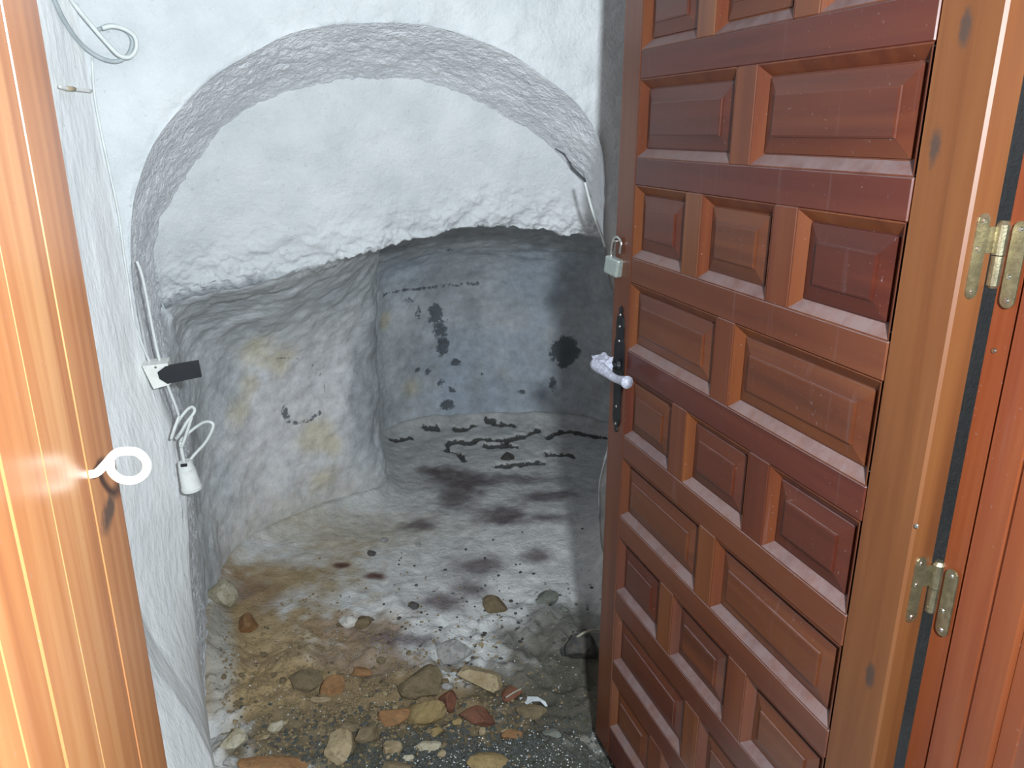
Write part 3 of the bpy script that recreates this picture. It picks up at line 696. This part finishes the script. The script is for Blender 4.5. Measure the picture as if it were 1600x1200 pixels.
# ------------------------------------------------------------------ stones
SM = {
 'grey': stone_mat('grey_stone', (.42, .41, .39), (.31, .30, .29)), 'white': stone_mat('white_stone', (.74, .71, .66), (.60, .56, .50)),
 'tan': stone_mat('tan_stone', (.44, .35, .22), (.31, .23, .13)), 'ochre': stone_mat('ochre_stone', (.34, .25, .12), (.24, .17, .075)),
 'orange': stone_mat('orange_brick', (.36, .19, .09), (.26, .14, .065)), 'red': stone_mat('red_brick', (.21, .085, .055), (.14, .065, .042)),
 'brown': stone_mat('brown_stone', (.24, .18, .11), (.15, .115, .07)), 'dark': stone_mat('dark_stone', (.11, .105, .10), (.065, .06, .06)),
 'green': stone_mat('grey_green_stone', (.22, .23, .20), (.14, .15, .13)), 'pale': stone_mat('pale_stone', (.55, .50, .38), (.40, .34, .23)),
}
def rock_mesh(seed, sub=3, cuts=9):
    rg = random.Random(seed); bm = bmesh.new(); bmesh.ops.create_icosphere(bm, subdivisions=sub, radius=1.0)
    for _ in range(cuts):
        nrm = Vector((rg.gauss(0, 1), rg.gauss(0, 1), rg.gauss(0, 1))).normalized(); d = rg.uniform(.50, .80)
        for v in bm.verts:
            k = v.co.dot(nrm)
            if k > d: v.co -= nrm*(k-d)
    A = np.array([v.co[:] for v in bm.verts]); dn_ = .07*fbm(A, 2.2, 3, seed % 97) + .035*fbm(A, 7, 2, seed % 89)
    for v, q in zip(bm.verts, dn_): v.co *= (1+q)
    lo3 = [min(v.co[i] for v in bm.verts) for i in range(3)]; hi3 = [max(v.co[i] for v in bm.verts) for i in range(3)]
    for v in bm.verts: v.co = Vector([(v.co[i]-lo3[i])/(hi3[i]-lo3[i])-.5 for i in range(3)])
    return bm_mesh('stone', bm)
def stone(px, py, wpx, hpx, mat, label, name='stone', rot=0, seed=None, flatn=.62, group=None, sub=3, sink=.25):
    c = on_z(px, py, .02); tt = np.linalg.norm(c-O); w = wpx*tt/FPX; hv = hpx*tt/FPX
    # the height seen mixes top depth and front height of the stone
    ang = math.asin((CAMZ-.02)/tt); dep = hv/(math.sin(ang)+flatn*math.cos(ang)); ht = dep*flatn
    me = rock_mesh(seed or int(px*7+py*3), sub); me.materials.append(SM[mat])
    o = link(name, me); z = float(floor_h(c[0], c[1]))
    o.location = (c[0], c[1], z + ht*(.5-sink)); o.scale = (w, dep, ht)
    o.rotation_euler = (0, 0, -YAW)
    if rot:
        # leaning pieces: turn the outline itself within the ground
        o.rotation_euler = (0, math.radians(rot), -YAW)
    tag(o, label, 'stone', group or 'rubble stones on the cave floor'); return o
ST = [
 (350, 946, 44, 62, 'pale', 'large pale block half buried at the foot of the left wall', 0, .9), (388, 978, 28, 42, 'orange', 'round red-orange lump beside the half buried pale block', 0, .8),
 (544, 965, 32, 28, 'white', 'bright white stone on the brown soil', 0, .8), (566, 962, 26, 30, 'brown', 'brown stone touching the bright white stone, larger of its two brown neighbours', 0, .6),
 (531, 968, 13, 10, 'brown', 'tiny brown stone touching the bright white stone, smaller of its two brown neighbours', 0, .6),
 (709, 1008, 58, 54, 'grey', 'light grey triangular stone on the pale dust', -22, .8), (750, 1062, 72, 50, 'tan', 'long tan block with a pale end next to the grey triangular stone', 22, .7),
 (800, 1072, 34, 32, 'red', 'dark red brick piece beside the white paper scrap', -15, .7), (774, 935, 38, 40, 'brown', 'brown stone with a dark side standing alone on pale dust', 0, .8),
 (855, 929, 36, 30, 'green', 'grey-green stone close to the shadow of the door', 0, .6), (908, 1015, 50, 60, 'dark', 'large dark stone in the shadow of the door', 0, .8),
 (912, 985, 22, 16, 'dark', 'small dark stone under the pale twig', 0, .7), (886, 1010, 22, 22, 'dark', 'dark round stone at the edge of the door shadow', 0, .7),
 (478, 1063, 50, 46, 'brown', 'grey-brown stone leaning on the orange brick lump', -10, .6), (520, 1068, 40, 40, 'orange', 'orange brick lump beside the grey-brown stone', -18, .8),
 (564, 1037, 32, 22, 'orange', 'flat orange stone alone on brown soil', 0, .6), (657, 1067, 66, 62, 'brown', 'broad grey-brown slab just behind the yellow-brown stone', -8, .6),
 (664, 1108, 66, 52, 'ochre', 'big yellow-brown stone in the middle of the heap', -25, .7), (614, 1117, 52, 32, 'orange', 'orange stone against the big yellow-brown stone', -12, .7),
 (699, 1092, 26, 46, 'red', 'upright red brick wedge beside the big yellow-brown stone', 10, 1.1), (714, 1117, 15, 16, 'ochre', 'tiny yellow stone between two red brick pieces', 0, .8),
 (747, 1114, 54, 40, 'red', 'red-brown brick piece just in front of the tan block', 12, .7), (699, 1072, 18, 14, 'grey', 'small grey stone just behind the upright red wedge', 0, .7),
 (533, 1158, 40, 62, 'tan', 'tall tan slab tilted in the dark rubble', -28, .8), (572, 1144, 34, 36, 'brown', 'brown stone behind the tilted tan slab', -15, .7),
 (613, 1160, 28, 32, 'tan', 'small upright tan stone in black debris', 0, .9), (666, 1156, 44, 28, 'pale', 'pale yellow angular stone in black debris', -20, .7),
 (637, 1168, 20, 14, 'pale', 'little pale chip beside the pale yellow stone', 0, .7), (430, 1129, 26, 24, 'pale', 'pale chip alone on ochre soil by the left wall', -25, .7),
 (406, 1148, 26, 12, 'tan', 'thin tan flake just in front of the pale chip', -15, .5), (366, 1163, 42, 36, 'pale', 'pale broken lump at the bottom of the white post wall', -30, .7),
 (360, 1190, 22, 22, 'grey', 'round grey pebble in front of the pale broken lump', 0, .9), (428, 1196, 110, 40, 'orange', 'wide flat reddish slab lying in dark rubble', 0, .5),
 (762, 1196, 60, 40, 'ochre', 'rough yellow stone sunk in sparkling gravel', 0, .7), (793, 709, 22, 18, 'dark', 'dark lump on the broken crust at the back wall', 0, .8),
 (800, 1140, 32, 22, 'orange', 'crumbled orange brick bit in dark soil', 0, .5), (830, 1100, 46, 34, 'brown', 'dark brown stone just in front of the white paper scrap', 0, .5),
 (680, 1130, 22, 26, 'ochre', 'small ochre stone in front of the big yellow-brown stone', 0, .7), (500, 1085, 30, 14, 'tan', 'thin tan sliver in front of the orange brick lump', 0, .5),
 (545, 1125, 30, 22, 'brown', 'rounded earthy lump just behind the tilted tan slab', 0, .6), (620, 1190, 44, 26, 'brown', 'brown stone at the edge of the sparkling gravel', 0, .6),
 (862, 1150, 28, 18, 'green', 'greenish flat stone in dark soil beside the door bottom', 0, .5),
]
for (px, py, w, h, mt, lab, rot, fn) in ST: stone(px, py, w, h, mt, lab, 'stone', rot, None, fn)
# pebbles named by where they lie
for (px, py, w, mt, lab) in [(581, 862, 13, 'dark', 'dark pebble, largest of the few on the pale dust'), (600, 841, 12, 'grey', 'grey pebble on pale dust close to the dark one'), (653, 849, 10, 'grey', 'grey pebble just beyond the purple dust patch'),
        (646, 940, 17, 'dark', 'dark flat pebble in the purple-brown dust'), (883, 941, 14, 'green', 'small dark green pebble beside the grey-green stone')]:
    stone(px, py, w, w, mt, lab, 'pebble', 0, None, .7, 'single pebbles on the pale dust', 2)
proto = [rock_mesh(900+i, 1, 5) for i in range(6)]
cols_ = ['dark', 'dark', 'brown', 'grey']
pm_ = []
for i, me in enumerate(proto):
    for cc in ('dark', 'brown', 'tan'):
        k = me.copy(); k.materials.clear(); k.materials.append(SM[cc]); pm_.append((cc, k))
rg = random.Random(11)
def pebble(px, py, r, cc, label, group):
    c = on_z(px, py); me = rg.choice([m for a, m in pm_ if a == cc]); o = link('pebble', me)
    o.scale = (r*rg.uniform(.8, 1.3), r*rg.uniform(.8, 1.2), r*rg.uniform(.5, .8)); o.rotation_euler = (0, 0, rg.uniform(0, 6.3))
    o.location = (c[0], c[1], float(floor_h(c[0], c[1])) + r*.18); tag(o, label, 'pebble', group)
for _ in range(95):
    px, py = rg.gauss(740, 95), rg.gauss(945, 55)
    if not (560 < px < 930 and 830 < py < 1050): continue
    pebble(px, py, rg.uniform(.005, .013), 'dark', 'small dark crumb scattered over the pale dusty floor', 'dark crumbs on the pale dust')
for _ in range(110):
    px, py = rg.uniform(350, 800), rg.gauss(1090, 45)
    if not (1000 < py < 1190): continue
    cc = rg.choice(['brown', 'tan', 'brown']); pebble(px, py, rg.uniform(.008, .022), cc, 'small %s pebble among the rubble on ochre soil' % cc, '%s pebbles in the rubble' % cc)
# sparkling gravel and grit: countless tiny grains
def grains(name, spots, rr, mat, label):
    V, F = [], []; Q = np.array([on_z(*q) for q in spots]); Q = Q[(Q[:, 0] > -.21) & (Q[:, 0] < .85) & (Q[:, 1] < 2.6)]
    for c, z in zip(Q, floor_h(Q[:, 0], Q[:, 1])):
        r = rg.uniform(*rr); b = len(V); a0 = rg.uniform(0, 6.3)
        for k in range(4): V.append((c[0]+r*math.cos(a0+k*1.57)*rg.uniform(.6, 1.2), c[1]+r*math.sin(a0+k*1.57)*rg.uniform(.6, 1.2), z+r*.15))
        V.append((c[0], c[1], z+r*.9)); V.append((c[0], c[1], z-r*.5))
        for k in range(4): F.append((b+k, b+(k+1) % 4, b+4)); F.append((b+(k+1) % 4, b+k, b+5))
    o = link(name, mesh_py(name, V, F), mat); tag(o, label, 'gravel', kind='stuff'); return o
M['glint'] = plain('quartz_grit', (.72, .76, .76), .3, 0, .5, 300); M['grit'] = plain('dark_grit', (.09, .095, .085), .8, 0, .5, 300); M['ochgrit'] = plain('ochre_grit', (.33, .24, .13), .9, 0, .5, 300)
grains('quartz_gravel', [(rg.gauss(740, 110), rg.gauss(1185, 22)) for _ in range(1300)] + [(rg.uniform(340, 900), rg.gauss(1100, 60)) for _ in range(450)], (.0012, .0034), M['glint'], 'sparkling pale grit strewn over the dark rubble')
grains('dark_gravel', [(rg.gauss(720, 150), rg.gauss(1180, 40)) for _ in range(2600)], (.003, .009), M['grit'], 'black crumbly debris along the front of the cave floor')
grains('ochre_gravel', [(rg.gauss(520, 130), rg.gauss(1080, 60)) for _ in range(2600)], (.002, .007), M['ochgrit'], 'loose ochre crumbs covering the brown soil')
# paper scrap and twig
c = on_z(829, 1075, .03); V, F = [], []
sc = [(-.030, .004), (-.012, .020), (.004, .014), (.020, .010), (.040, -.004), (.046, -.018), (.040, -.016), (.026, -.006), (.006, -.008), (-.012, -.012), (-.026, -.008)]
bm = bmesh.new(); vs = [bm.verts.new((a, b, .004*math.sin(a*120)+.003*math.cos(b*200))) for a, b in sc]; vs2 = [bm.verts.new(v.co-Vector((0, 0, .0015))) for v in vs]
for i in range(len(sc)): bm.faces.new((vs[i], vs[(i+1) % len(sc)], vs2[(i+1) % len(sc)], vs2[i]))
bm.faces.new(vs); bm.faces.new(vs2[::-1])
bmesh.ops.triangulate(bm, faces=bm.faces[:]); o = link('paper_scrap', bm_mesh('paper_scrap', bm), M['paper']); o.location = (c[0], c[1], float(floor_h(c[0], c[1]))+.016); o.rotation_euler = (0, 0, -YAW)
tag(o, 'crumpled white paper scrap beside the dark red brick piece', 'paper')
o = link('twig', tube_mesh('twig', [on_z(896, 1000, .05), on_z(910, 990, .075), on_z(925, 985, .08), on_z(940, 985, .075)], .004, 6, 5), M['twig']); tag(o, 'pale curved twig lying over dark stones in the door shadow', 'twig')
o = link('twig', tube_mesh('twig', [on_z(790, 1090, .03), on_z(803, 1082, .04), on_z(815, 1076, .04)], .0025, 6, 5), M['twig']); tag(o, 'thin straw lying across the dark red brick piece', 'twig')
